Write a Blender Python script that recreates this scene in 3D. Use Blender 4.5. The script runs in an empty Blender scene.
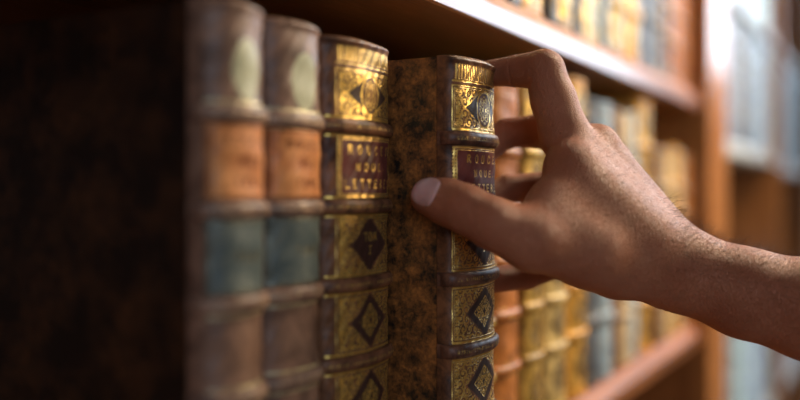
import bpy, bmesh, math, random
import numpy as np
from mathutils import Vector, Matrix
from mathutils.bvhtree import BVHTree

random.seed(7)
rng = np.random.default_rng(11)
sc = bpy.context.scene
COL = sc.collection
H = 1.50                      # eye height above the floor; the spines of the row stand in the plane y = 0
CD = 0.247                    # the lens is this far in front of the spines
TH = math.atan(500 / 900)     # heading off the shelf direction (+X)
CT, ST = math.cos(TH), math.sin(TH)

def tag(o, label=None, cat=None, group=None, kind=None):
    if label: o['label'] = label
    if cat: o['category'] = cat
    if group: o['group'] = group
    if kind: o['kind'] = kind
    return o

def empty(name, loc):
    o = bpy.data.objects.new(name, None); COL.objects.link(o); o.location = loc
    o.empty_display_size = 0.02
    return o

def mesh_obj(name, verts, faces, mat, parent=None, smooth=True):
    me = bpy.data.meshes.new(name)
    me.from_pydata([tuple(map(float, v)) for v in verts], [], [tuple(map(int, f)) for f in faces])
    me.update()
    if smooth: me.polygons.foreach_set('use_smooth', [True] * len(me.polygons))
    if mat: me.materials.append(mat)
    o = bpy.data.objects.new(name, me); COL.objects.link(o)
    if parent: o.parent = parent
    return o

def bm_obj(name, bm, mat, parent=None, smooth=False):
    me = bpy.data.meshes.new(name); bm.to_mesh(me); bm.free()
    if smooth: me.polygons.foreach_set('use_smooth', [True] * len(me.polygons))
    me.materials.append(mat)
    o = bpy.data.objects.new(name, me); COL.objects.link(o)
    if parent: o.parent = parent
    return o

def box_bm(bm, x0, x1, y0, y1, z0, z1, bev=0.0, seg=2):
    r = bmesh.ops.create_cube(bm, size=1.0)
    vs = r['verts']
    for v in vs:
        v.co.x = x0 + (v.co.x + .5) * (x1 - x0)
        v.co.y = y0 + (v.co.y + .5) * (y1 - y0)
        v.co.z = z0 + (v.co.z + .5) * (z1 - z0)
    if bev > 0:
        es = list({e for v in vs for e in v.link_edges})
        bmesh.ops.bevel(bm, geom=es, offset=bev, segments=seg, affect='EDGES', profile=0.6)

def box(name, x0, x1, y0, y1, z0, z1, mat, parent=None, bev=0.001, seg=2):
    bm = bmesh.new(); box_bm(bm, x0, x1, y0, y1, z0, z1, bev, seg)
    return bm_obj(name, bm, mat, parent)

# ------------------------------------------------------------------ materials
class N:
    def __init__(s, name):
        s.m = bpy.data.materials.new(name); s.m.use_nodes = True
        s.t = s.m.node_tree; s.b = s.t.nodes['Principled BSDF']
        s.co = s.t.nodes.new('ShaderNodeTexCoord').outputs['Object']
    def n(s, typ, **k):
        nd = s.t.nodes.new('ShaderNode' + typ)
        for a, v in k.items():
            if a.startswith('_'): setattr(nd, a[1:], v)
            else:
                nd.inputs[a.replace('__', ' ')].default_value = v
        return nd
    def l(s, a, b): s.t.links.new(a, b)
    def noise(s, scale, detail=4, rough=.6, stretch=None, dist=0, off=None):
        mp = s.n('Mapping'); s.l(s.co, mp.inputs['Vector'])
        if stretch: mp.inputs['Scale'].default_value = stretch
        if off: mp.inputs['Location'].default_value = off
        nd = s.n('TexNoise'); s.l(mp.outputs[0], nd.inputs['Vector'])
        nd.inputs['Scale'].default_value = scale; nd.inputs['Detail'].default_value = detail
        nd.inputs['Roughness'].default_value = rough; nd.inputs['Distortion'].default_value = dist
        return nd.outputs['Fac']
    def ramp(s, fac, *stops):
        r = s.n('ValToRGB'); s.l(fac, r.inputs[0])
        e = r.color_ramp.elements
        while len(e) < len(stops): e.new(.5)
        for el, (p, c) in zip(e, stops):
            el.position = p; el.color = (*c, 1) if len(c) == 3 else c
        return r.outputs[0]
    def rng(s, fac, a, b, c, d):
        r = s.n('MapRange'); s.l(fac, r.inputs[0])
        for i, v in enumerate((a, b, c, d)): r.inputs[i + 1].default_value = v
        return r.outputs[0]
    def mix(s, fac, a, b, typ='MIX'):
        m = s.n('Mix', _data_type='RGBA', _blend_type=typ)
        for sock, v in ((m.inputs[0], fac), (m.inputs[6], a), (m.inputs[7], b)):
            if hasattr(v, 'links'): s.l(v, sock)
            elif isinstance(v, (int, float)): sock.default_value = v
            else: sock.default_value = (*v, 1)
        return m.outputs[2]
    def math(s, op, a, b=0.):
        m = s.n('Math', _operation=op)
        for sock, v in ((m.inputs[0], a), (m.inputs[1], b)):
            if hasattr(v, 'links'): s.l(v, sock)
            else: sock.default_value = v
        return m.outputs[0]
    def set(s, **k):
        for a, v in k.items():
            sock = s.b.inputs[a.replace('__', ' ')]
            if hasattr(v, 'links'): s.l(v, sock)
            elif isinstance(v, tuple) and len(v) == 3 and sock.type == 'RGBA': sock.default_value = (*v, 1)
            else: sock.default_value = v
        return s
    def bump(s, h, strength=.3, dist=.001, prev=None):
        b = s.n('Bump'); s.l(h, b.inputs['Height'])
        b.inputs['Strength'].default_value = strength; b.inputs['Distance'].default_value = dist
        if prev: s.l(prev, b.inputs['Normal'])
        s.l(b.outputs[0], s.b.inputs['Normal'])
        return b.outputs[0]

GOLD = (1.0, .66, .19)

def leather(name, dark, mid, scale=60, rough=.42, cover=.5, fine=0.):
    a = N(name)
    big = a.noise(scale, 7, .74, dist=.15)
    sm = a.noise(scale * 5, 5, .7)
    c = a.ramp(big, (max(0, cover - .12), dark), (cover, tuple(.55 * x + .45 * y for x, y in zip(dark, mid))), (min(1, cover + .13), mid))
    c = a.mix(a.rng(sm, .35, .7, 0, .6), c, dark)
    grain = a.noise(900, 3, .6)
    a.set(Base__Color=c, Roughness=a.rng(sm, .3, .7, rough - .1, rough + .12), Specular__IOR__Level=.5)
    a.bump(a.math('ADD', a.math('MULTIPLY', grain, .5), a.math('MULTIPLY', big, .5)), .35, .0006)
    return a.m

def tooled(name, dark, mid, gold=GOLD, patch=(.05, .02, .012), wear=.46, scale=70, grough=.34, silver=0.):
    """leather whose attribute 'tool' carries the shape of the gold tooling (r) and of the inlaid patch (g)"""
    a = N(name)
    at = a.n('Attribute', _attribute_name='tool')
    sep = a.n('SeparateColor'); a.l(at.outputs['Color'], sep.inputs[0])
    big = a.noise(scale, 6, .7, dist=.5); sm = a.noise(scale * 6, 4, .7)
    c = a.ramp(big, (.38, dark), (.62, mid))
    c = a.mix(sep.outputs[1], c, patch)
    w = a.rng(a.noise(scale * 3.5, 5, .75), wear - .1, wear + .06, 0, 1)
    g = a.math('MULTIPLY', sep.outputs[0], w)
    gc = a.mix(a.noise(scale * .7, 2), gold, tuple(x * .62 for x in gold))
    c2 = a.mix(g, c, gc)
    a.set(Base__Color=c2, Metallic=a.math('MULTIPLY', g, .92), Roughness=a.mix(g, (.44,) * 3, (grough,) * 3))
    a.set(Specular__IOR__Level=.32)
    h = a.math('ADD', a.math('MULTIPLY', sep.outputs[0], -.6), a.math('MULTIPLY', sm, .5))
    a.bump(h, .5, .0005)
    return a.m

def wood(name, c0, c1, rough=.28, coat=.6, axis=0, scale=9):
    a = N(name)
    st = [8, 8, 8]; st[axis] = .7
    g = a.noise(scale, 6, .65, stretch=tuple(st), dist=1.2)
    f = a.noise(scale * 9, 3, .6, stretch=tuple(st))
    c = a.mix(a.rng(f, .3, .7, 0, .35), a.ramp(g, (.33, c0), (.68, c1)), tuple(x * .5 for x in c0))
    a.set(Base__Color=c, Roughness=a.rng(f, .2, .8, rough - .04, rough + .08), Coat__Weight=coat, Coat__Roughness=.16)
    a.bump(f, .12, .0005)
    return a.m

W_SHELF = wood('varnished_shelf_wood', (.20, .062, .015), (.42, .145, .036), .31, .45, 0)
W_UP = wood('varnished_upright_wood', (.20, .070, .018), (.42, .17, .048), .32, .5, 2)
W_PIL = wood('pilaster_wood', (.36, .12, .022), (.62, .24, .05), .24, .15, 2)
W_BACK = wood('back_panel_wood', (.10, .035, .012), (.22, .085, .026), .45, .2, 2)
W_MOULD = wood('orange_wood_no_sheen', (.26, .08, .018), (.50, .165, .036), .55, .0, 0)  # matte orange stands in for the moulding's curve turning the window reflection away
W_WHITE = wood('window_lit_wood', (.62, .68, .72), (.78, .84, .88), .3, .5, 0)  # white colour imitates window light glancing off the far shelf edges
W_DARK = wood('dark_back_wood', (.035, .014, .007), (.08, .03, .012), .5, .1, 2)

def paper_mat():
    a = N('page_paper')
    st = a.noise(900, 2, .5, stretch=(6, .02, .02))
    a.set(Base__Color=a.ramp(st, (.3, (.34, .24, .13)), (.7, (.62, .50, .32))), Roughness=.9)
    a.bump(st, .5, .0006)
    return a.m
PAPER = paper_mat()

# ------------------------------------------------------------------ tooling masks, drawn in millimetres (s across, z up)
def seg_d(S, Z, a, b):
    ax, az = a; bx, bz = b
    px, pz = S - ax, Z - az
    dx, dz = bx - ax, bz - az
    t = np.clip((px * dx + pz * dz) / (dx * dx + dz * dz + 1e-9), 0, 1)
    return np.hypot(px - t * dx, pz - t * dz)
def line(S, Z, a, b, w): return seg_d(S, Z, a, b) < w
def rect_line(S, Z, hw, z0, z1, w):
    cz = (z0 + z1) / 2; hh = (z1 - z0) / 2
    d = np.maximum(np.abs(S) - hw, np.abs(Z - cz) - hh)
    return np.abs(d) < w
def scrolls(S, Z, cell, w, seed=0):
    """mirrored arabesque of little spirals, leaves and dots"""
    X, Y = np.abs(S), np.abs(Z)
    j = np.floor(Y / cell); sh = (j % 2) * .5
    i = np.floor(X / cell - sh)
    hsh = lambda k: (np.sin(i * 12.9898 + j * 78.233 + k * 37.719 + seed * 5.1) * 43758.5453) % 1.0
    cx = (i + .5 + sh) * cell + (hsh(1) - .5) * .2 * cell
    cy = (j + .5) * cell + (hsh(2) - .5) * .2 * cell
    dx, dy = X - cx, Y - cy
    rr = np.hypot(dx, dy)
    sg = np.where((i + j) % 2 == 0, 1, -1)
    th = np.arctan2(dy, dx) * sg + hsh(3) * 6.283
    p = cell * .36
    f = (rr - p * (th % (2 * math.pi)) / (2 * math.pi)) % p
    m = (rr < cell * .56) & (np.minimum(f, p - f) < w * .5) & (rr > cell * .06)
    m |= rr < w * .8
    # little leaves springing from the spiral
    an = (th * 3 / (2 * math.pi)) % 1.0
    m |= (rr > cell * .42) & (rr < cell * .62) & (np.abs(an - .5) < .13)
    m |= np.hypot((dx - cell * .48), dy - cell * .48) < w * .8
    return m

FONT = {  # strokes on a 4 x 6 grid
 'R': [((0,0),(0,6)),((0,6),(2.6,6)),((2.6,6),(3.4,5)),((3.4,5),(3.2,3.6)),((3.2,3.6),(0,3)),((1.6,3.1),(3.9,0))],
 'O': [((1,0),(3,0)),((3,0),(4,1.6)),((4,1.6),(4,4.4)),((4,4.4),(3,6)),((3,6),(1,6)),((1,6),(0,4.4)),((0,4.4),(0,1.6)),((0,1.6),(1,0))],
 'U': [((0,6),(0,1.4)),((0,1.4),(1,0)),((1,0),(3,0)),((3,0),(4,1.4)),((4,1.4),(4,6))],
 'C': [((4,5),(3,6)),((3,6),(1,6)),((1,6),(0,4.4)),((0,4.4),(0,1.6)),((0,1.6),(1,0)),((1,0),(3,0)),((3,0),(4,1))],
 'E': [((0,0),(0,6)),((0,6),(3.6,6)),((0,3.1),(2.8,3.1)),((0,0),(3.7,0))],
 'L': [((0,6),(0,0)),((0,0),(3.5,0))],
 'T': [((2,0),(2,6)),((0,6),(4,6))],
 'S': [((3.8,5),(3,6)),((3,6),(1,6)),((1,6),(.2,4.8)),((.2,4.8),(.8,3.6)),((.8,3.6),(3.2,2.6)),((3.2,2.6),(3.9,1.4)),((3.9,1.4),(3,0)),((3,0),(1,0)),((1,0),(.1,1))],
 'N': [((0,0),(0,6)),((0,6),(4,0)),((4,0),(4,6))],
 'M': [((0,0),(.4,6)),((.4,6),(2,1.5)),((2,1.5),(3.6,6)),((3.6,6),(4,0))],
 'I': [((2,0),(2,6)),((1,6),(3,6)),((1,0),(3,0))],
 'A': [((0,0),(2,6)),((2,6),(4,0)),((.8,2.2),(3.2,2.2))],
 'H': [((0,0),(0,6)),((4,0),(4,6)),((0,3),(4,3))],
 'V': [((0,6),(2,0)),((2,0),(4,6))],
 'D': [((0,0),(0,6)),((0,6),(2.5,6)),((2.5,6),(4,4)),((4,4),(4,2)),((4,2),(2.5,0)),((2.5,0),(0,0))],
 '.': [((.5,.2),(.7,.2))]}
def text(S, Z, txt, cs, cz, h, w, pitch):
    m = np.zeros(S.shape, bool); sc_ = h / 6; n = len(txt)
    for i, ch in enumerate(txt):
        if ch == ' ': continue
        ox = cs + (i - (n - 1) / 2) * pitch - 2 * sc_
        for a, b in FONT[ch]:
            m |= line(S, Z, (ox + a[0] * sc_, cz - h / 2 + a[1] * sc_), (ox + b[0] * sc_, cz - h / 2 + b[1] * sc_), w)
    return m

def panel_oval(S, Z, z0, z1, hw, fine):
    cz = (z0 + z1) / 2; hh = (z1 - z0) / 2
    inside = (np.abs(S) < hw - 2) & (np.abs(Z - cz) < hh - 1.6)
    dm = np.abs(S) / (hw * .72) + np.abs(Z - cz) / (hh * 1.02)
    g = inside & (dm > 1) & scrolls(S, Z - cz, 5.8, .95, 3)
    ov = np.hypot(S / 8.5, (Z - cz) / (hh * .84))
    g |= (np.abs(ov - 1) < .07)
    g |= (ov < .8) & scrolls(S * 1.2, (Z - cz) * .8, 4.2, .45, 9)
    g |= np.abs(dm - 1) < .03
    g |= inside & (dm > .9) & (np.abs(S) > hw - 5) & ((Z * 2 % 2.2) < 1.1)
    g |= rect_line(S, Z, hw, z0, z1, .42) | rect_line(S, Z, hw - 1.3, z0 + 1.2, z1 - 1.2, .2)
    return g, inside & (dm < 1) & (ov > 1)
def panel_diamond(S, Z, z0, z1, hw, fine, label=None):
    cz = (z0 + z1) / 2; hh = (z1 - z0) / 2
    inside = (np.abs(S) < hw - 2) & (np.abs(Z - cz) < hh - 1.4)
    dm = np.abs(S) / (hw * .66) + np.abs(Z - cz) / (hh * .96)
    g = inside & (dm > 1.04) & scrolls(S, Z - cz, 5.4, .9, 5)
    if label:
        g |= (dm < 1.) & label(S, Z, cz)
    else:
        d2 = np.abs(S) / (hw * .40) + np.abs(Z - cz) / (hh * .62)
        g |= (d2 < 1) & scrolls(S, Z - cz, 4.2, .8, 8)
    g |= (np.abs(S) > hw - 3.6) & (np.abs(S) < hw - 1.8) & (((Z - cz) % 1.9) < 1.15) & (np.abs(Z - cz) < hh - 1)
    g |= rect_line(S, Z, hw, z0, z1, .42) | rect_line(S, Z, hw - 1.3, z0 + 1.2, z1 - 1.2, .2)
    return g, inside & (dm < .97)

# ------------------------------------------------------------------ books
def profile(W, b):
    """cross-section of a rounded spine as a function of arc length (mm): returns s -> (x, y), half length"""
    ph = np.linspace(-math.pi / 2, math.pi / 2, 801)
    x = W / 2 * np.sign(np.sin(ph)) * np.abs(np.sin(ph)) ** .96
    y = -b * np.cos(ph) ** .82
    e_ = np.linspace(3, 0, 30)[:-1]
    x = np.concatenate([-W / 2 - 0 * e_, x, W / 2 + 0 * e_]); y = np.concatenate([e_, y, e_[::-1]])
    y[30:-30] += 0
    L = np.concatenate([[0], np.cumsum(np.hypot(np.diff(x), np.diff(y)))]); half = L[-1] / 2
    L -= half
    return (lambda s: (np.interp(s, L, x), np.interp(s, L, y))), half

def normal2(fn, s):
    e = .4
    x0, y0 = fn(s - e); x1, y1 = fn(s + e)
    tx, ty = x1 - x0, y1 - y0
    l = np.hypot(tx, ty) + 1e-9
    return ty / l, -tx / l

def patch(name, fn, s0, s1, z0, z1, ds, dz, off, mat, parent, mask=None, close=True):
    ns = max(4, int(round((s1 - s0) / ds)) + 1); nz = max(3, int(round((z1 - z0) / dz)) + 1)
    s = np.linspace(s0, s1, ns); z = np.linspace(z0, z1, nz)
    S, Z = np.meshgrid(s, z)
    x, y = fn(S); nx, ny = normal2(fn, S)
    o = off(S, Z) if callable(off) else np.full(S.shape, off)
    X, Y = x + nx * o, y + ny * o
    if callable(mask): g, d = mask(S, Z)
    else: g = d = np.zeros(S.shape, bool)
    V = np.stack([X, Y, Z], -1).reshape(-1, 3) / 1000
    idx = np.arange(ns * nz).reshape(nz, ns)
    F = np.stack([idx[:-1, :-1], idx[:-1, 1:], idx[1:, 1:], idx[1:, :-1]], -1).reshape(-1, 4)
    me = bpy.data.meshes.new(name)
    me.vertices.add(len(V)); me.vertices.foreach_set('co', V.astype(np.float32).ravel())
    me.loops.add(F.size); me.loops.foreach_set('vertex_index', F.astype(np.int32).ravel())
    me.polygons.add(len(F)); me.polygons.foreach_set('loop_start', np.arange(0, F.size, 4, dtype=np.int32))
    me.update(calc_edges=True); me.validate()
    me.polygons.foreach_set('use_smooth', [True] * len(me.polygons))
    at = me.color_attributes.new('tool', 'FLOAT_COLOR', 'POINT')
    c = np.zeros((ns * nz, 4), np.float32); c[:, 0] = g.ravel(); c[:, 1] = d.ravel(); c[:, 3] = 1
    at.data.foreach_set('color', c.ravel())
    me.materials.append(mat)
    ob = bpy.data.objects.new(name, me); COL.objects.link(ob); ob.parent = parent
    if close:
        m = ob.modifiers.new('thick', 'SOLIDIFY'); m.thickness = close if isinstance(close, float) else .0012; m.offset = -1
    return ob

def book(x0, x1, z0, z1, y_apex, m_spine, m_board, label, group, bands=5, style=None, res=1.2, depth=165, bulge=None,
         m_band=None, labels=(), lean=0., cat='book', band_z=None, band_h=2.3, cap=6.0, edge=9):
    """all in millimetres relative to the lens height; parts: spine, raised_band, title_label, boards, page_block, headband"""
    W = x1 - x0; b = bulge if bulge is not None else min(11, W * .18)
    root = empty('antique_book', ((x0 + x1) / 2000, (y_apex + b) / 1000, H + z0 / 1000 + .0005))
    tag(root, label, cat, group)
    if lean: root.rotation_euler[0] = lean
    h = z1 - z0
    fn, half = profile(W, b)
    if band_z is None:
        step = (h - 24) / (bands + 1)
        bz = [12 + step * (i + 1) for i in range(bands)]
    else: bz = sorted(q - z0 for q in band_z)
    def off(S, Z):
        o = np.zeros(S.shape)
        for q in bz: o += .9 * np.exp(-((Z - q) / 5.0) ** 2)
        e = np.minimum(Z, h - Z)
        o += .30 * np.sin(S * .21 + Z * .047 + x0) + .22 * np.sin(Z * .31 + S * .09 + x0) + .12 * np.sin(S * .83 - Z * .57)
        o += (.9 + .12 * np.sin(S * .7 + x0)) * np.exp(-((e - 2.2) / 1.8) ** 2) - 2.2 * np.exp(-(e / 1.0) ** 2)
        return o * np.clip((half - 3 - np.abs(S)) / 6, .02, 1)
    comps = []
    edges = [cap] + bz + [h - cap]
    for i in range(len(edges) - 1):
        lo = edges[i] + (5 if i else 3); hi = edges[i + 1] - (5 if i < len(edges) - 2 else 3)
        comps.append((lo, hi))
    comps = comps[::-1]                       # comps[0] is the topmost compartment
    hw = half - edge
    def mask(S, Z):
        g = np.zeros(S.shape, bool); d = np.zeros(S.shape, bool)
        if style: g, d = style(S, Z, comps, hw, h)
        for q in bz:
            for dq in (-4.6, 4.6): g |= (np.abs(Z - q - dq) < .45) & (np.abs(S) < half - 9)
        return g, d
    spine = patch('spine', fn, -half, half, 0, h, res, res, off, m_spine, root, mask, close=.0013)
    mb = m_band or m_spine
    for q in bz:
        def boff(S, Z, q=q):
            t = np.clip(np.abs(Z - q) / 3.9, 0, 1)
            return (band_h * np.sqrt(np.clip(1 - t ** 2.2, 0, 1)) + .35) * np.clip((half - 2 - np.abs(S)) / 5, .04, 1) + off(S, Z) * .6
        def bmask(S, Z, q=q):
            return ((np.abs(Z - q) < .9) & ((S % 1.7) < .8) & (np.abs(S) < half - 10)), np.zeros(S.shape, bool)
        patch('raised_band', fn, -half, half, q - 3.9, q + 3.9, res, min(res, .8), boff, mb, root, bmask, close=.0009)
    for (ci, mat, kind, lines, nm) in labels:
        lo, hi = comps[ci]
        def lmask(S, Z, lo=lo, hi=hi, lines=lines):
            g = rect_line(S, Z, hw - 1, lo, hi, .5) | rect_line(S, Z, hw - 2.6, lo + 1.5, hi - 1.5, .25)
            if kind == 'beads': g |= (np.abs(S) > hw - 2.2) & ((Z % 1.9) < 1.1)
            n = len(lines)
            for k, (t, hh, p) in enumerate(lines):
                g |= text(S, Z, t, 1.5, hi - (hi - lo) * (k + .75) / (n + .5), hh, .42 if res < .6 else .5, p)
            return g, np.zeros(S.shape, bool)
        patch(nm, fn, -hw, hw, lo - .6, hi + .6, res, res, lambda S, Z: off(S, Z) + .42, mat, root, lmask, close=.0005)
    # boards, page block, headband
    t = 3.2
    for s_, nm in ((-1, 'front_board'), (1, 'back_board')):
        xa, xb = sorted((s_ * (W / 2 - .35), s_ * (W / 2 - t)))
        box(nm, xa / 1000, xb / 1000, .0008, depth / 1000, .0005, (h - .5) / 1000, m_board, root, .0011, 3)
    bm = bmesh.new(); box_bm(bm, -(W / 2 - t - .1) / 1000, (W / 2 - t - .1) / 1000, -.001, (depth - 5) / 1000, .0035, (h - 4) / 1000, .0008)
    bm_obj('page_block', bm, PAPER, root)
    for zz in (h - 3.6, 3.6):
        q = fn(np.linspace(-half * .6, half * .6, 18))
        vs = []; fs = []
        for k, (xx, yy) in enumerate(zip(*q)):
            for a in range(6):
                an = a * math.pi / 3
                vs.append((xx / 1000, (yy * .82 + 1.6 * math.cos(an) + 1.2) / 1000, (zz + 1.5 * math.sin(an)) / 1000))
            if k: fs += [((k - 1) * 6 + a, (k - 1) * 6 + (a + 1) % 6, k * 6 + (a + 1) % 6, k * 6 + a) for a in range(6)]
        fs += [tuple(range(5, -1, -1)), tuple(range(len(vs) - 6, len(vs)))]
        mesh_obj('headband', vs, fs, mb, root)
    return root

# --- leathers of the near books
CALF = leather('mottled_calf', (.012, .008, .006), (.44, .155, .036), 95, .40, .50)
CALF_DARK = leather('dark_mottled_calf', (.010, .005, .003), (.085, .030, .010), 40, .42, .55)
HERO = tooled('tooled_calf_spine', (.045, .018, .010), (.22, .085, .034), GOLD, (.030, .014, .012), .36, 80, .30)
HERO_BAND = tooled('raised_band_leather', (.04, .018, .014), (.19, .08, .045), GOLD, wear=.56, scale=90)
SECOND = tooled('tooled_brown_spine', (.055, .022, .012), (.23, .095, .04), (1.0, .67, .17), (.05, .022, .016), .37, 80, .33)
SECOND_BAND = tooled('brown_raised_band', (.07, .03, .018), (.24, .10, .045), GOLD, wear=.54, scale=90)
RED = tooled('red_morocco_label', (.085, .018, .016), (.16, .036, .030), GOLD, wear=.30, scale=60)
PALEB = tooled('worn_brown_spine', (.10, .055, .038), (.26, .145, .095), (.72, .66, .40), (.40, .39, .24), .44, 60, .40)
PALEB_BAND = tooled('worn_brown_band', (.10, .055, .045), (.30, .18, .12), (.7, .55, .35), wear=.55, scale=90)
ORANGE = tooled('orange_label', (.44, .15, .045), (.70, .31, .11), (.16, .05, .02), wear=.30, scale=45, grough=.6)
TEAL = tooled('blue_green_label', (.045, .07, .075), (.13, .15, .13), (.22, .21, .15), wear=.40, scale=50)

def st_hero(S, Z, comps, hw, h):
    g = (Z > h - 13) & (Z < h - 4.5) & ((S % 2.1) < 1.0) & (np.abs(S) < hw - 1)
    g |= (np.abs(Z - (h - 14)) < .45) & (np.abs(S) < hw)
    d = np.zeros(S.shape, bool)
    for i, (lo, hi) in enumerate(comps):
        if i == 1: continue
        if i == 0: a, b = panel_oval(S, Z, lo, hi - 7.5, hw, True)
        elif i == 2: a, b = panel_diamond(S, Z, lo, hi, hw, True, lambda S, Z, cz: text(S, Z, 'TOM', 0, cz + 4, 4, .4, 4.6) | text(S, Z, 'I', 0, cz - 3, 4, .4, 4))
        else: a, b = panel_diamond(S, Z, lo, hi, hw, True)
        g |= a; d |= b
    return g, d
def st_pale(S, Z, comps, hw, h):
    g = np.zeros(S.shape, bool); d = np.zeros(S.shape, bool)
    lo, hi = comps[0]
    cz = (lo + hi) / 2 - 3
    d |= np.hypot(S / (hw * .42), (Z - cz) / 13.5) < 1
    for i in (3, 4, 5):
        lo, hi = comps[i]
        g |= rect_line(S, Z, hw - 1, lo, hi, .3)
    return g, d

TZ = [32, -9, -49, -89, -129]
book(286, 324.5, -181, 80, -3, PALEB, CALF_DARK, 'large blurred old book with dark cover and pale oval, nearest and first in the row', 'bound set on the middle shelf',
     style=st_pale, res=.8, bulge=14, m_band=PALEB_BAND, band_z=TZ,
     labels=((1, ORANGE, '', (('ROUCES', 3.6, 5), ('NOU', 3.2, 5), ('TOME', 3, 5)), 'title_label'), (2, TEAL, '', (('TOME', 3.4, 5),), 'volume_label')))
book(328, 371, -181, 79, -2, PALEB, CALF_DARK, 'old book with orange and blue-green labels between the nearest book and the gilt one', 'bound set on the middle shelf',
     style=st_pale, res=.8, bulge=14, m_band=PALEB_BAND, band_z=TZ,
     labels=((1, ORANGE, '', (('ROUCES', 3.6, 5), ('NOU', 3.2, 5), ('TOME', 3, 5)), 'title_label'), (2, TEAL, '', (('TOME', 3.4, 5),), 'volume_label')))
book(375, 439.5, -181, 78, -3, SECOND, CALF_DARK, 'brown book with bright gilt panels and red label just left of the gripped book', 'gilt leather books',
     style=st_hero, res=.5, edge=15, m_band=SECOND_BAND, band_z=TZ, bulge=14,
     labels=((1, RED, 'beads', (('ROUCES', 3.9, 7.6), ('NOUE.', 3.3, 6.4), ('LETTERES', 3.9, 6.2)), 'title_label'),))
book(442, 501, -181,  73.5, -40, HERO, CALF, 'mottled brown leather book with gilt spine, pulled forward in the hand', 'gilt leather books',
     style=st_hero, res=.34, m_band=HERO_BAND, band_z=[28, -10.5, -49.5, -89, -129], bulge=12.5,
     labels=((1, RED, 'beads', (('ROUCES', 3.9, 7.6), ('NOUE.', 3.3, 6.4), ('LETTERES', 3.9, 6.2)), 'title_label'),))

# --- background rows
def st_full(S, Z, comps, hw, h):
    g = np.zeros(S.shape, bool); d = g.copy()
    for i, (lo, hi) in enumerate(comps):
        a, b = panel_diamond(S, Z, lo, hi, hw, False); g |= a; d |= b
    return g, d
def st_lines(S, Z, comps, hw, h):
    g = np.zeros(S.shape, bool)
    for lo, hi in comps: g |= rect_line(S, Z, hw - 1, lo, hi, .7)
    return g, np.zeros(S.shape, bool)

def kit(name, dark, mid, gold=GOLD, wear=.4):
    return (tooled(name + '_spine', dark, mid, gold, wear=wear, scale=50), leather(name + '_board', dark, mid, 40, .45, .5))
K = {
 'orange': kit('orange_calf', (.22, .075, .016), (.50, .18, .040), wear=.6),
 'gilt': kit('gilt_calf', (.16, .085, .015), (.60, .36, .07), (1.0, .68, .18), .34),
 'palegilt': kit('pale_gilt_calf', (.34, .22, .06), (.75, .54, .20), (1.0, .78, .34), .34),
 'amber': kit('amber_calf', (.42, .19, .025), (.80, .42, .07), (1.0, .66, .16), .36),
 'slate': kit('slate_cloth', (.035, .042, .055), (.13, .15, .18), wear=.55),
 'brown': kit('brown_calf', (.07, .028, .014), (.22, .09, .04), wear=.5),
 'bluegrey': kit('blue_grey_cloth', (.18, .26, .34), (.38, .50, .60), wear=.55),
 'cream': kit('cream_vellum', (.42, .32, .19), (.70, .56, .36), wear=.5),
 'night': kit('night_blue_cloth', (.012, .014, .022), (.05, .055, .075), wear=.6),
 'lavender': kit('window_lit_lavender_cloth', (.22, .26, .52), (.36, .42, .76), wear=.6),  # bluish window light on the far spines, put into the colour
 'paleblue': kit('window_lit_blue_cloth', (.42, .66, .80), (.62, .84, .92), wear=.6),  # brightened albedo carries the daylight reflected by the far books
 'plum': kit('plum_cloth', (.10, .06, .11), (.24, .17, .26), wear=.55),
}
DESC = {'orange': 'orange-brown leather', 'gilt': 'gilt brown leather', 'palegilt': 'pale gilt leather', 'amber': 'amber gilt leather',
        'slate': 'slate grey', 'brown': 'plain brown leather', 'bluegrey': 'blue-grey', 'cream': 'cream vellum', 'night': 'nearly black',
        'lavender': 'lavender-grey', 'paleblue': 'pale blue', 'plum': 'plum-coloured'}
def row(items, zb, where, group, y=-2, res=1.6):
    prev = None; seen = {}
    names = [k for _, _, k, _ in items]
    for i, (xa, xb, k, ztop) in enumerate(items):
        ms, mb = K[k]
        left = DESC[names[i - 1]] if i else None
        right = DESC[names[i + 1]] if i + 1 < len(names) else None
        if left and right: lab = f'{DESC[k]} book {where} between {left} and {right}'
        elif right: lab = f'first {DESC[k]} book {where}, before a {right} one'
        else: lab = f'last {DESC[k]} book {where}, after a {left} one'
        if len(lab.split()) > 16 or lab in seen:
            lab = lab.replace(' book ', ' volume ')
        seen[lab] = 1
        st = st_full if k in ('gilt', 'palegilt', 'amber') else st_lines
        book(xa, xb, zb, ztop, y + random.uniform(-1, 3), ms, mb, lab, group, style=st, res=res,
             bands=5 if k not in ('night', 'slate', 'bluegrey') else 4, bulge=min(9, (xb - xa) * .2), depth=150 + random.uniform(-10, 10))

row([(507, 544, 'brown', 76), (546, 583, 'gilt', 74), (585, 632, 'orange', 78), (636, 675, 'gilt', 80), (683, 736, 'palegilt', 82),
     (741, 792, 'amber', 98), (794, 832, 'slate', 84), (834, 873, 'bluegrey', 84), (875, 909, 'brown', 82), (911, 950, 'cream', 80), (952, 984, 'bluegrey', 84),
     (986, 1048, 'amber', 103), (1050, 1088, 'brown', 50), (1090, 1128, 'cream', 48), (1130, 1170, 'amber', 54), (1172, 1210, 'cream', 50), (1212, 1252, 'orange', 46)],
    -181, 'on the middle shelf', 'books beyond the hand')
row([(470, 512, 'brown', 380), (514, 560, 'gilt', 388), (562, 606, 'gilt', 384), (608, 632, 'night', 380), (634, 690, 'amber', 388), (692, 716, 'night', 384), (718, 760, 'gilt', 390), (762, 786, 'night', 380),
     (788, 842, 'palegilt', 386), (844, 866, 'bluegrey', 380), (868, 930, 'gilt', 388), (932, 978, 'amber', 388), (980, 1046, 'night', 392),
     (1048, 1098, 'slate', 388), (1100, 1150, 'brown', 386), (1152, 1200, 'orange', 380), (1202, 1252, 'orange', 384)],
    134, 'on the upper shelf', 'books on the upper shelf')

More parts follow.
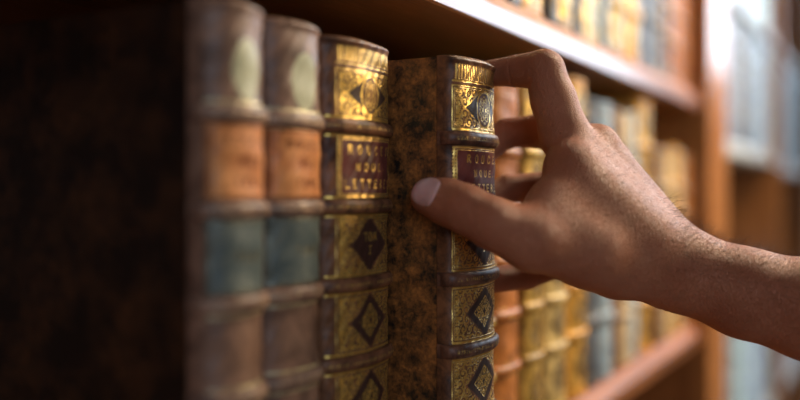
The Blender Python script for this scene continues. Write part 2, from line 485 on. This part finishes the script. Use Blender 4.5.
# ------------------------------------------------------------------ bookcases
def bookcase(x0, x1, shelves, label, name='bookcase', up0=True, thick=26, top=900, front=-12, depth=300, pil=None, wb=W_BACK, side=25, ws=None):
    r = empty(name, ((x0 + x1) / 2000, .15, 0)); tag(r, label, 'bookcase', 'bookcases along the wall')
    ox, oy = (x0 + x1) / 2000, .15
    def b(nm, xa, xb, ya, yb, za, zb, mat, bev=.0015):
        return box(nm, xa / 1000 - ox, xb / 1000 - ox, ya / 1000 - oy, yb / 1000 - oy, za, zb, mat, r, bev, 3)
    zt = H + top / 1000
    b('back_panel', x0, x1, depth, depth + 12, .05, zt, wb)
    for zz in shelves:                                      # zz = upper surface of the shelf
        prof = [(depth - .5, -thick), (front + 1.5, -thick), (front, -thick + 1.5), (front, -11.5), (front + .8, -10.4), (front + 2.4, -10.0),
                (front + 4.2, -7.4), (front + 6.4, -4.6), (front + 8, -2.4), (front + 9.5, 0), (depth - .5, 0)]
        nx = 2; vs = []
        for xx in (x0 + .5, x1 - .5):
            vs += [(xx / 1000 - ox, yy / 1000 - oy, H + (zz + q) / 1000) for yy, q in prof]
        n_ = len(prof)
        fs = [(k, k + n_, (k + 1) % n_ + n_, (k + 1) % n_) for k in range(n_)] + [tuple(range(n_)), tuple(range(2 * n_ - 1, n_ - 1, -1))]
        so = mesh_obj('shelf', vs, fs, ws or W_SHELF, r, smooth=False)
        if not ws:
            so.data.materials.append(W_MOULD)
            for k in range(4, 11): so.data.polygons[k].material_index = 1
    if up0: b('upright', x0 - side, x0, -23, depth, .0, zt, W_UP)
    if pil:
        b('upright', x1, x1 + side, -21, depth, .0, zt, W_UP)
        q = b('pilaster', x1 + 1, pil, -23.5, -2, .0, zt, W_PIL, .003)
    b('cornice', x0 - (side if up0 else -1), (pil or x1), -35, depth, zt, zt + .06, W_UP, .006)
    b('plinth', x0, (pil or x1), -20, depth, .0, .05, W_UP)
    return r
bookcase(-700, 1262, (-181 - 380, -181, 134, 470), 'long orange-brown bookcase holding the gilt books, shelves running away from the hand', pil=1400)
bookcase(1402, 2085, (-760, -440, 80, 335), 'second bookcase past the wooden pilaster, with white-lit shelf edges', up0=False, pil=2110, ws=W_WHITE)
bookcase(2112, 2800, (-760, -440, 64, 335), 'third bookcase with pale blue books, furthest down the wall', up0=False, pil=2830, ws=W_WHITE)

row([(1409, 1440, 'lavender', 300), (1442, 1480, 'lavender', 300), (1482, 1530, 'plum', 300), (1532, 1575, 'lavender', 296), (1577, 1640, 'bluegrey', 300), (1642, 1690, 'plum', 290),
     (1692, 1760, 'bluegrey', 300), (1762, 1820, 'slate', 302), (1822, 1900, 'bluegrey', 296), (1902, 1980, 'lavender', 300), (1982, 2080, 'paleblue', 300)],
    80, 'in the second bookcase', 'books in the second bookcase', res=4)
row([(2114, 2180, 'paleblue', 300), (2182, 2260, 'bluegrey', 300), (2262, 2340, 'paleblue', 304), (2342, 2400, 'bluegrey', 300), (2402, 2450, 'night', 250), (2452, 2560, 'paleblue', 300), (2562, 2680, 'bluegrey', 300)],
    64, 'in the third bookcase', 'books in the third bookcase', res=4)
row([(1409, 1460, 'lavender', -140), (1462, 1540, 'lavender', -150), (1542, 1600, 'bluegrey', -140), (1602, 1640, 'night', -150), (1642, 1720, 'paleblue', -140), (1722, 1780, 'bluegrey', -150),
     (1782, 1850, 'paleblue', -140), (1852, 1930, 'lavender', -150), (1932, 2000, 'paleblue', -140), (2002, 2080, 'bluegrey', -150)],
    -440, 'low in the second bookcase', 'low books in the second bookcase', res=4)
row([(1409, 1480, 'slate', 620), (1482, 1560, 'bluegrey', 610), (1562, 1660, 'slate', 600), (1662, 1760, 'bluegrey', 610), (1762, 1880, 'lavender', 620), (1882, 2080, 'paleblue', 600)],
    335, 'high in the second bookcase', 'high books in the second bookcase', res=4)

fl = box('floor', -3, 6, -4, .6, -.05, 0, wood('floor_boards', (.10, .05, .02), (.22, .12, .05), .4, .3, 0, 4), None, 0)
tag(fl, kind='structure')
wm = N('plaster'); wm.set(Base__Color=(.55, .48, .38), Roughness=.9)
w = box('wall_back', -3, 6, .33, .45, 0, 3.2, wm.m, None, 0); tag(w, kind='structure')

# ------------------------------------------------------------------ the hand
def pt(px, py, Z):
    """a point seen at (px, py) at depth Z mm -> world metres"""
    u = (px - 400) / 900; v = (190 - py) / 900
    return np.array([Z * (CT + u * ST) / 1000, (Z * (ST - u * CT)) / 1000 - CD, H + Z * v / 1000])
def wp(x, y, z): return np.array([x / 1000, y / 1000, H + z / 1000])

VX = .00105
LO = np.array([.36, -.52, H - .20]); HI = np.array([.66, .02, H + .10])
dims = np.ceil((HI - LO) / VX).astype(int)
def field(): return np.full(dims, .05, np.float32)
def cone(F, a, b, ra, rb, k, sq=None):
    """smooth union of a round cone into F; sq = (axis, factor) flattens it"""
    a = np.asarray(a, float); b = np.asarray(b, float); ra /= 1000; rb /= 1000; k /= 1000
    m = max(ra, rb) + k + .006
    i0 = np.clip(np.floor((np.minimum(a, b) - m - LO) / VX).astype(int), 0, dims)
    i1 = np.clip(np.ceil((np.maximum(a, b) + m - LO) / VX).astype(int) + 1, 0, dims)
    if np.any(i1 <= i0): return
    g = [LO[d] + np.arange(i0[d], i1[d]) * VX for d in range(3)]
    P = np.stack(np.meshgrid(*g, indexing='ij'), -1)
    if sq is not None:
        ax, f = np.asarray(sq[0], float), sq[1]; ax = ax / np.linalg.norm(ax)
        def tr(q): 
            rel = q - a
            return a + rel + (rel @ ax)[..., None] * ax * (1 / f - 1)
        P = tr(P); b = tr(b[None])[0]
    ba = b - a; l2 = ba @ ba; rr = ra - rb; a2 = l2 - rr * rr; il2 = 1 / l2
    pa = P - a; y = pa @ ba; z = y - l2
    q = pa * l2 - y[..., None] * ba
    x2 = np.einsum('...i,...i', q, q); y2 = y * y * l2; z2 = z * z * l2
    kk = np.sign(rr) * rr * rr * x2
    d = (np.sqrt(x2 * a2 * il2) + y * rr) * il2 - ra
    d = np.where(np.sign(z) * a2 * z2 > kk, np.sqrt(x2 + z2) * il2 - rb, d)
    d = np.where(np.sign(y) * a2 * y2 < kk, np.sqrt(x2 + y2) * il2 - ra, d).astype(np.float32)
    s = tuple(slice(i0[n], i1[n]) for n in range(3))
    o = F[s]
    h = np.maximum(k - np.abs(o - d), 0) / k
    F[s] = np.minimum(o, d) - h * h * h * k / 6

def chain(F, pts, k):
    for (a, ra), (b, rb) in zip(pts, pts[1:]): cone(F, a, b, ra, rb, k)

# joints
I_mcp, I_pip, I_dip, I_tip = pt(565, 136, 521), pt(544, 70, 523), pt(518, 71, 535), wp(506, -26, 71)
M_mcp, M_pip, M_dip, M_tip = wp(524, -90, 26), wp(536, -50, 37), wp(530, -30, 36), wp(513, -16, 20)
R_mcp, R_pip, R_dip, R_tip = wp(546, -92, 18), wp(548, -52, 2), wp(534, -29, 1), wp(513, -14, -12)
P_mcp, P_pip, P_dip, P_tip = wp(556, -88, -4), wp(546, -62, -44), wp(531, -42, -53), wp(513, -26, -56)
T_tip, T_ip, T_mid, T_mcp = pt(435, 197, 487), pt(465, 209, 474), pt(494, 224, 468), pt(532, 240, 472)
T_cmc = pt(618, 262, 500)
WR = pt(676, 268, 512)
WR2 = pt(672, 262, 535)
FA1, FA1b = pt(745, 293, 505), pt(745, 290, 528)
FA2, FA2b = pt(812, 310, 498), pt(812, 308, 525)
FA3, FA3b = pt(1050, 385, 470), pt(1050, 380, 500)
mid = lambda a, b, t=.5: a * (1 - t) + b * t

palm = field()
cone(palm, I_mcp, mid(I_mcp, WR, .55), 13.5, 15, 6)
cone(palm, mid(I_mcp, WR, .55), WR, 15, 21, 10)
cone(palm, M_mcp, WR2, 12.5, 20, 18)
cone(palm, R_mcp, WR2, 11.5, 19, 12)
cone(palm, P_mcp, WR2, 10.5, 18, 12)
cone(palm, mid(P_mcp, WR2, .3) + np.array([0, .006, -.004]), WR2, 12, 17, 12)
cone(palm, T_mcp, T_cmc, 15, 19, 10)
cone(palm, T_cmc, WR, 19, 22, 12)
# first web: muscle between thumb and index metacarpals
cone(palm, pt(556, 205, 490), pt(600, 235, 500), 16, 19, 14)
cone(palm, pt(572, 168, 505), pt(610, 220, 505), 16, 20, 14)
cone(palm, pt(548, 222, 482), pt(590, 250, 488), 16, 20, 12)
cone(palm, pt(580, 190, 500), pt(640, 245, 505), 18, 22, 14)
# forearm
cone(palm, WR, FA1, 22.5, 24, 12); cone(palm, WR2, FA1b, 22, 23, 12)
cone(palm, FA1, FA2, 24, 27, 12); cone(palm, FA1b, FA2b, 23, 27, 12)
cone(palm, FA2, FA3, 27, 37, 12); cone(palm, FA2b, FA3b, 27, 37, 12)

thumb = field()
chain(thumb, [(T_tip, 10.6), (mid(T_tip, T_ip, .45), 12.2), (T_ip, 12.8), (T_mid, 13.4), (T_mcp, 15.5)], 5)
cone(thumb, T_tip + np.array([-.001, .004, 0]), mid(T_tip, T_ip, .5), 9.2, 10.5, 5)
index = field()
chain(index, [(I_tip, 7.8), (I_dip, 9.2), (mid(I_dip, I_pip), 10.0), (I_pip, 11.6), (mid(I_pip, I_mcp, .45), 13.0), (I_mcp, 14.4)], 4)
middle = field()
chain(middle, [(M_tip, 7.8), (M_dip, 9.2), (M_pip, 10.6), (M_mcp, 12)], 4)
ring = field()
chain(ring, [(R_tip, 7.6), (R_dip, 8.8), (R_pip, 10), (R_mcp, 11.5)], 4)
pinky = field()
chain(pinky, [(P_tip, 7.8), (P_dip, 9.0), (P_pip, 9.6), (P_mcp, 10.5)], 4)
def smin(a, b, k):
    h = np.maximum(k - np.abs(a - b), 0) / k
    return np.minimum(a, b) - h * h * h * k / 6
T = smin(palm, thumb, .012)
for f, k in ((index, .007), (middle, .006), (ring, .006), (pinky, .006)):
    T = np.minimum(T, smin(palm, f, k))
import openvdb
gr = openvdb.FloatGrid(); gr.background = .05
gr.copyFromArray(np.ascontiguousarray(T, np.float32))
V, Q = gr.convertToQuads(isovalue=0.0)
V = LO + V * VX
Q = np.asarray(Q, np.int64)[:, ::-1]
# keep the winding outward
e = V[Q[:, 0]] ; nrm = np.cross(V[Q[:, 1]] - e, V[Q[:, 3]] - e)
if np.sum(np.einsum('ij,ij->i', nrm, e - V.mean(0))) < 0: Q = Q[:, ::-1]

# smooth the voxel steps
def lap(V, Q, it, lam=.5):
    ed = np.concatenate([Q[:, [0, 1]], Q[:, [1, 2]], Q[:, [2, 3]], Q[:, [3, 0]]])
    ed = np.concatenate([ed, ed[:, ::-1]])
    cnt = np.bincount(ed[:, 0], minlength=len(V))[:, None]
    for i in range(it):
        acc = np.stack([np.bincount(ed[:, 0], weights=V[ed[:, 1], d], minlength=len(V)) for d in range(3)], -1)
        V = V + (lam if i % 2 == 0 else -lam * .98) * (acc / cnt - V)
    return V
V = lap(V, Q, 10)

def vnormals(V, Q):
    n = np.cross(V[Q[:, 2]] - V[Q[:, 0]], V[Q[:, 3]] - V[Q[:, 1]])
    o = np.stack([np.bincount(Q.ravel(), weights=np.repeat(n[:, d], 4), minlength=len(V)) for d in range(3)], -1)
    return o / (np.linalg.norm(o, axis=1, keepdims=True) + 1e-12)
NR = vnormals(V, Q)
disp = np.zeros(len(V))
def crease(c, axis, depth, width, reach, facing=None, wob=0.):
    axis = axis / np.linalg.norm(axis)
    rel = V - c
    t = rel @ axis
    t = t + wob * .001 * np.sin((rel @ np.cross(axis, [0.3, .5, .8])) * 900)
    r = np.linalg.norm(rel - np.outer(rel @ axis, axis), axis=1)
    w = np.exp(-(t / (width / 1000)) ** 2) * np.exp(-(r / (reach / 1000)) ** 4)
    if facing is not None:
        f = np.asarray(facing, float); f /= np.linalg.norm(f)
        w *= np.clip(NR @ f * 1.4 + .2, 0, 1)
    disp[:] -= depth / 1000 * w
out = np.array([CT * 0 + .3, -1, .5])
# finger creases on the inner side, knuckle folds outside
crease(I_dip, I_pip - I_dip, .5, .8, 13, None, .3)
crease(I_pip + np.array([0, .006, -.008]), (I_pip - I_dip) + (I_mcp - I_pip), 1.0, 1.0, 12, (0, 1, -1), .2)
for q in (-2.2, 0, 2.0):
    ax = (I_pip - I_dip) / np.linalg.norm(I_pip - I_dip) + (I_mcp - I_pip) / np.linalg.norm(I_mcp - I_pip)
    ax /= np.linalg.norm(ax)
    crease(I_pip + ax * q / 1000, ax, .35, .5, 12, (.2, -.6, 1), .4)
crease(M_dip, M_pip - M_dip, .8, .9, 13, None, .2)
crease(T_ip + np.array([0, .001, 0]), T_mid - T_ip, .45, .9, 14, None, .4)
for q in (-2.5, 2.5, 4.5):
    crease(T_ip + (T_mid - T_ip) / np.linalg.norm(T_mid - T_ip) * q / 1000, T_mid - T_ip, .22, .5, 13, (-1, -.3, .2), .5)
# wrist folds
for q in (0, 5):
    crease(WR + np.array([0, -.002 * q / 5, 0]) + (WR - FA1) / np.linalg.norm(WR - FA1) * (q - 4) / 1000, WR - FA1, .35, 1.1, 40, (-.3, .5, -.8), .8)
# tendon of the thumb and a vein along the forearm
def ridge(a, b, h, w):
    ab = b - a; t = np.clip((V - a) @ ab / (ab @ ab), 0, 1)
    d = np.linalg.norm(V - (a + t[:, None] * ab), axis=1)
    disp[:] += h / 1000 * np.exp(-(d / (w / 1000)) ** 2) * np.sin(np.pi * np.clip(t, .0, 1)) ** .5
def surf(px, py, Zc):  # nearest surface point along the ray from the lens
    return pt(px, py, Zc)
V = V + NR * disp[:, None]
V = lap(V, Q, 2)
NR = vnormals(V, Q)

def skin_mat():
    a = N('warm_brown_skin')
    big = a.noise(28, 3, .5); mid_ = a.noise(160, 4, .6); pore = a.noise(1500, 3, .6)
    c = a.ramp(big, (.35, (.43, .145, .070)), (.65, (.57, .225, .118)))
    c = a.mix(a.rng(mid_, .35, .7, 0, .35), c, (.56, .18, .10))
    c = a.mix(a.rng(pore, .45, .7, 0, .35), c, (.27, .09, .042))
    vor = a.n('TexVoronoi', _feature='DISTANCE_TO_EDGE', Scale=1050.); a.l(a.co, vor.inputs['Vector'])
    ln = a.noise(600, 3, .6, stretch=(1, 1, .35), dist=.8)
    a.set(Base__Color=c, Roughness=a.rng(mid_, .3, .7, .40, .54), Subsurface__Weight=.12, Subsurface__Radius=(1., .35, .18),
          Subsurface__Scale=.004, Specular__IOR__Level=.32)
    h = a.math('ADD', a.math('MULTIPLY', a.rng(vor.outputs['Distance'], 0, .12, 0, 1), .6), a.math('ADD', a.math('MULTIPLY', ln, .8), a.math('MULTIPLY', pore, .25)))
    a.bump(h, 1.0, .0011)
    return a.m
SKIN = skin_mat()
base = WR.copy()
hand = mesh_obj('person', (V - base), Q, SKIN)
hand.location = base
tag(hand, 'right hand and bare forearm reaching in, thumb and fingers gripping the mottled book', 'person')

# thumb nail, laid on the skin
bvh = BVHTree.FromPolygons([tuple(v) for v in V], [tuple(int(i) for i in q) for q in Q])
def nail(name, c, along, facing, ln, wd, parent, mat):
    along = Vector(along).normalized(); n = Vector(facing); n = (n - along * n.dot(along)).normalized(); side = along.cross(n)
    c = Vector(c)
    nu, nv = 22, 22; vs = []; fs = []
    for i in range(nu):
        for j in range(nv):
            u = -1 + 2 * i / (nu - 1); v = -1 + 2 * j / (nv - 1)
            p_ = 3.2
            sx = u * (1 - .5 * v * v) ** .5 if False else u * math.sqrt(max(0, 1 - v * v / 2)); sy = v * math.sqrt(max(0, 1 - u * u / 2))
            sx = math.copysign(abs(sx) ** .86, sx); sy = math.copysign(abs(sy) ** .86, sy)
            p0 = c + along * (sx * ln / 2) + side * (sy * wd / 2) + n * .03
            hit = bvh.ray_cast(p0, -n)
            edge = 1 - max(abs(u), abs(v)) ** 8
            z = .00048 * edge - .00045 * (1 - edge) + (.0003 if u > .8 and abs(v) < .8 else 0)
            vs.append(hit[0] + n * z if hit[0] else p0 - n * .03)
    for i in range(nu - 1):
        for j in range(nv - 1):
            a_ = i * nv + j; fs.append((a_, a_ + 1, a_ + nv + 1, a_ + nv))
    vs = [Vector(v) - Vector(base) for v in vs]
    o = mesh_obj(name, vs, fs, mat, parent)
    m = o.modifiers.new('thick', 'SOLIDIFY'); m.thickness = .0004; m.offset = -1
    return o
nm_ = N('nail_keratin'); nf = nm_.noise(60, 2)
nm_.set(Base__Color=nm_.ramp(nf, (.3, (.60, .33, .32)), (.7, (.74, .50, .48))), Roughness=.28, Subsurface__Weight=.2, Subsurface__Scale=.002, Coat__Weight=.35, Coat__Roughness=.2)
cam_loc = np.array([0, -CD, H])
tn = pt(435.5, 196, 487); view = cam_loc - tn; view /= np.linalg.norm(view)
nl = nail('thumbnail', tn, T_tip - T_ip, view + np.array([0, .15, .12]), .0200, .0178, hand, nm_.m)
nl['label'] = 'pinkish thumbnail'

# fine hair on the forearm, wrist and back of the hand
def hairs():
    cen = V; n = NR
    up = n @ np.array([.1, -.55, .83]); 
    axis = (FA2 - WR); axis /= np.linalg.norm(axis)
    along = (cen - WR) @ axis
    fore = (along > -.015) & (along < .16) & (up > .15)
    back = (along <= -.015) & (along > -.085) & (n @ np.array([.25, -.75, .6]) > .6) & (cen[:, 2] < H + .045)
    pf = np.nonzero(fore)[0]; pb = np.nonzero(back)[0]
    ids = np.concatenate([rng.choice(pf, 2600), rng.choice(pb, 420)])
    vs = []; fs = []
    for k, i in enumerate(ids):
        p = cen[i]; nn = n[i]
        L = (rng.uniform(.005, .011) if k < 2600 else rng.uniform(.002, .004))
        d0 = nn * .75 + axis * rng.uniform(-.2, .9) + rng.normal(0, .25, 3)
        d0 /= np.linalg.norm(d0)
        bend = axis * rng.uniform(.1, .6) - nn * .3
        side = np.cross(d0, nn); side /= np.linalg.norm(side) + 1e-9; s2 = np.cross(d0, side)
        b0 = len(vs)
        for q in range(4):
            t = q / 3; c = p + d0 * L * t + bend * L * t * t * .5
            r = .000055 * (1 - .75 * t)
            for an in (0, 2.09, 4.19): vs.append(c + (side * math.cos(an) + s2 * math.sin(an)) * r - base)
            if q: fs += [(b0 + (q - 1) * 3 + a, b0 + (q - 1) * 3 + (a + 1) % 3, b0 + q * 3 + (a + 1) % 3, b0 + q * 3 + a) for a in range(3)]
    hm = N('body_hair'); hm.set(Base__Color=(.10, .05, .028), Roughness=.4)
    o = mesh_obj('arm_hair', vs, fs, hm.m, hand); o['kind'] = 'stuff'; o['label'] = 'fine dark hair on forearm and wrist'
hairs()

# ------------------------------------------------------------------ light
def area(name, loc, target, sx, sy, power, col):
    l = bpy.data.lights.new(name, 'AREA'); l.shape = 'RECTANGLE'; l.size = sx; l.size_y = sy; l.energy = power; l.color = col
    o = bpy.data.objects.new(name, l); COL.objects.link(o); o.location = loc
    o.rotation_euler = (Vector(target) - Vector(loc)).to_track_quat('-Z', 'Y').to_euler()
    return o
area('tall_window_light', (4.2, -1.25, H + 1.35), (.8, -.1, H), 1.7, 1.6, 74, (.68, .83, 1.0))
area('warm_lamp_light', (1.6, -.66, H + .9), (.55, -.05, H), .5, .5, 32, (1.0, .80, .56))
area('gilt_highlight_light', (1.15, -.85, H + .34), (.45, -.03, H), .25, .25, 4.5, (1.0, .76, .46))  # added warm light with no real lamp behind it, brightens the gold tooling
area('near_window_light', (-.9, -1.3, H + .5), (.45, 0, H), .9, 1.2, 10, (.62, .78, 1.0))
wd = bpy.data.worlds.new('room'); sc.world = wd; wd.use_nodes = True
wd.node_tree.nodes['Background'].inputs[0].default_value = (.95, .72, .52, 1)
wd.node_tree.nodes['Background'].inputs[1].default_value = .15

# ------------------------------------------------------------------ camera
cam = bpy.data.cameras.new('camera'); co = bpy.data.objects.new('camera', cam); COL.objects.link(co)
co.location = (0, -CD, H)
co.rotation_euler = Vector((CT, ST, 0)).to_track_quat('-Z', 'Y').to_euler()
cam.sensor_width = 36; cam.lens = 40.5; cam.shift_y = -10 / 800
cam.clip_start = .01
cam.dof.use_dof = True; cam.dof.focus_distance = .512; cam.dof.aperture_fstop = 1.95
cam.dof.aperture_blades = 0
sc.camera = co
sc.view_settings.view_transform = 'Standard'; sc.view_settings.look = 'None'
sc.view_settings.gamma = 1; sc.view_settings.use_curve_mapping = False
sc.view_settings.exposure = 0.0
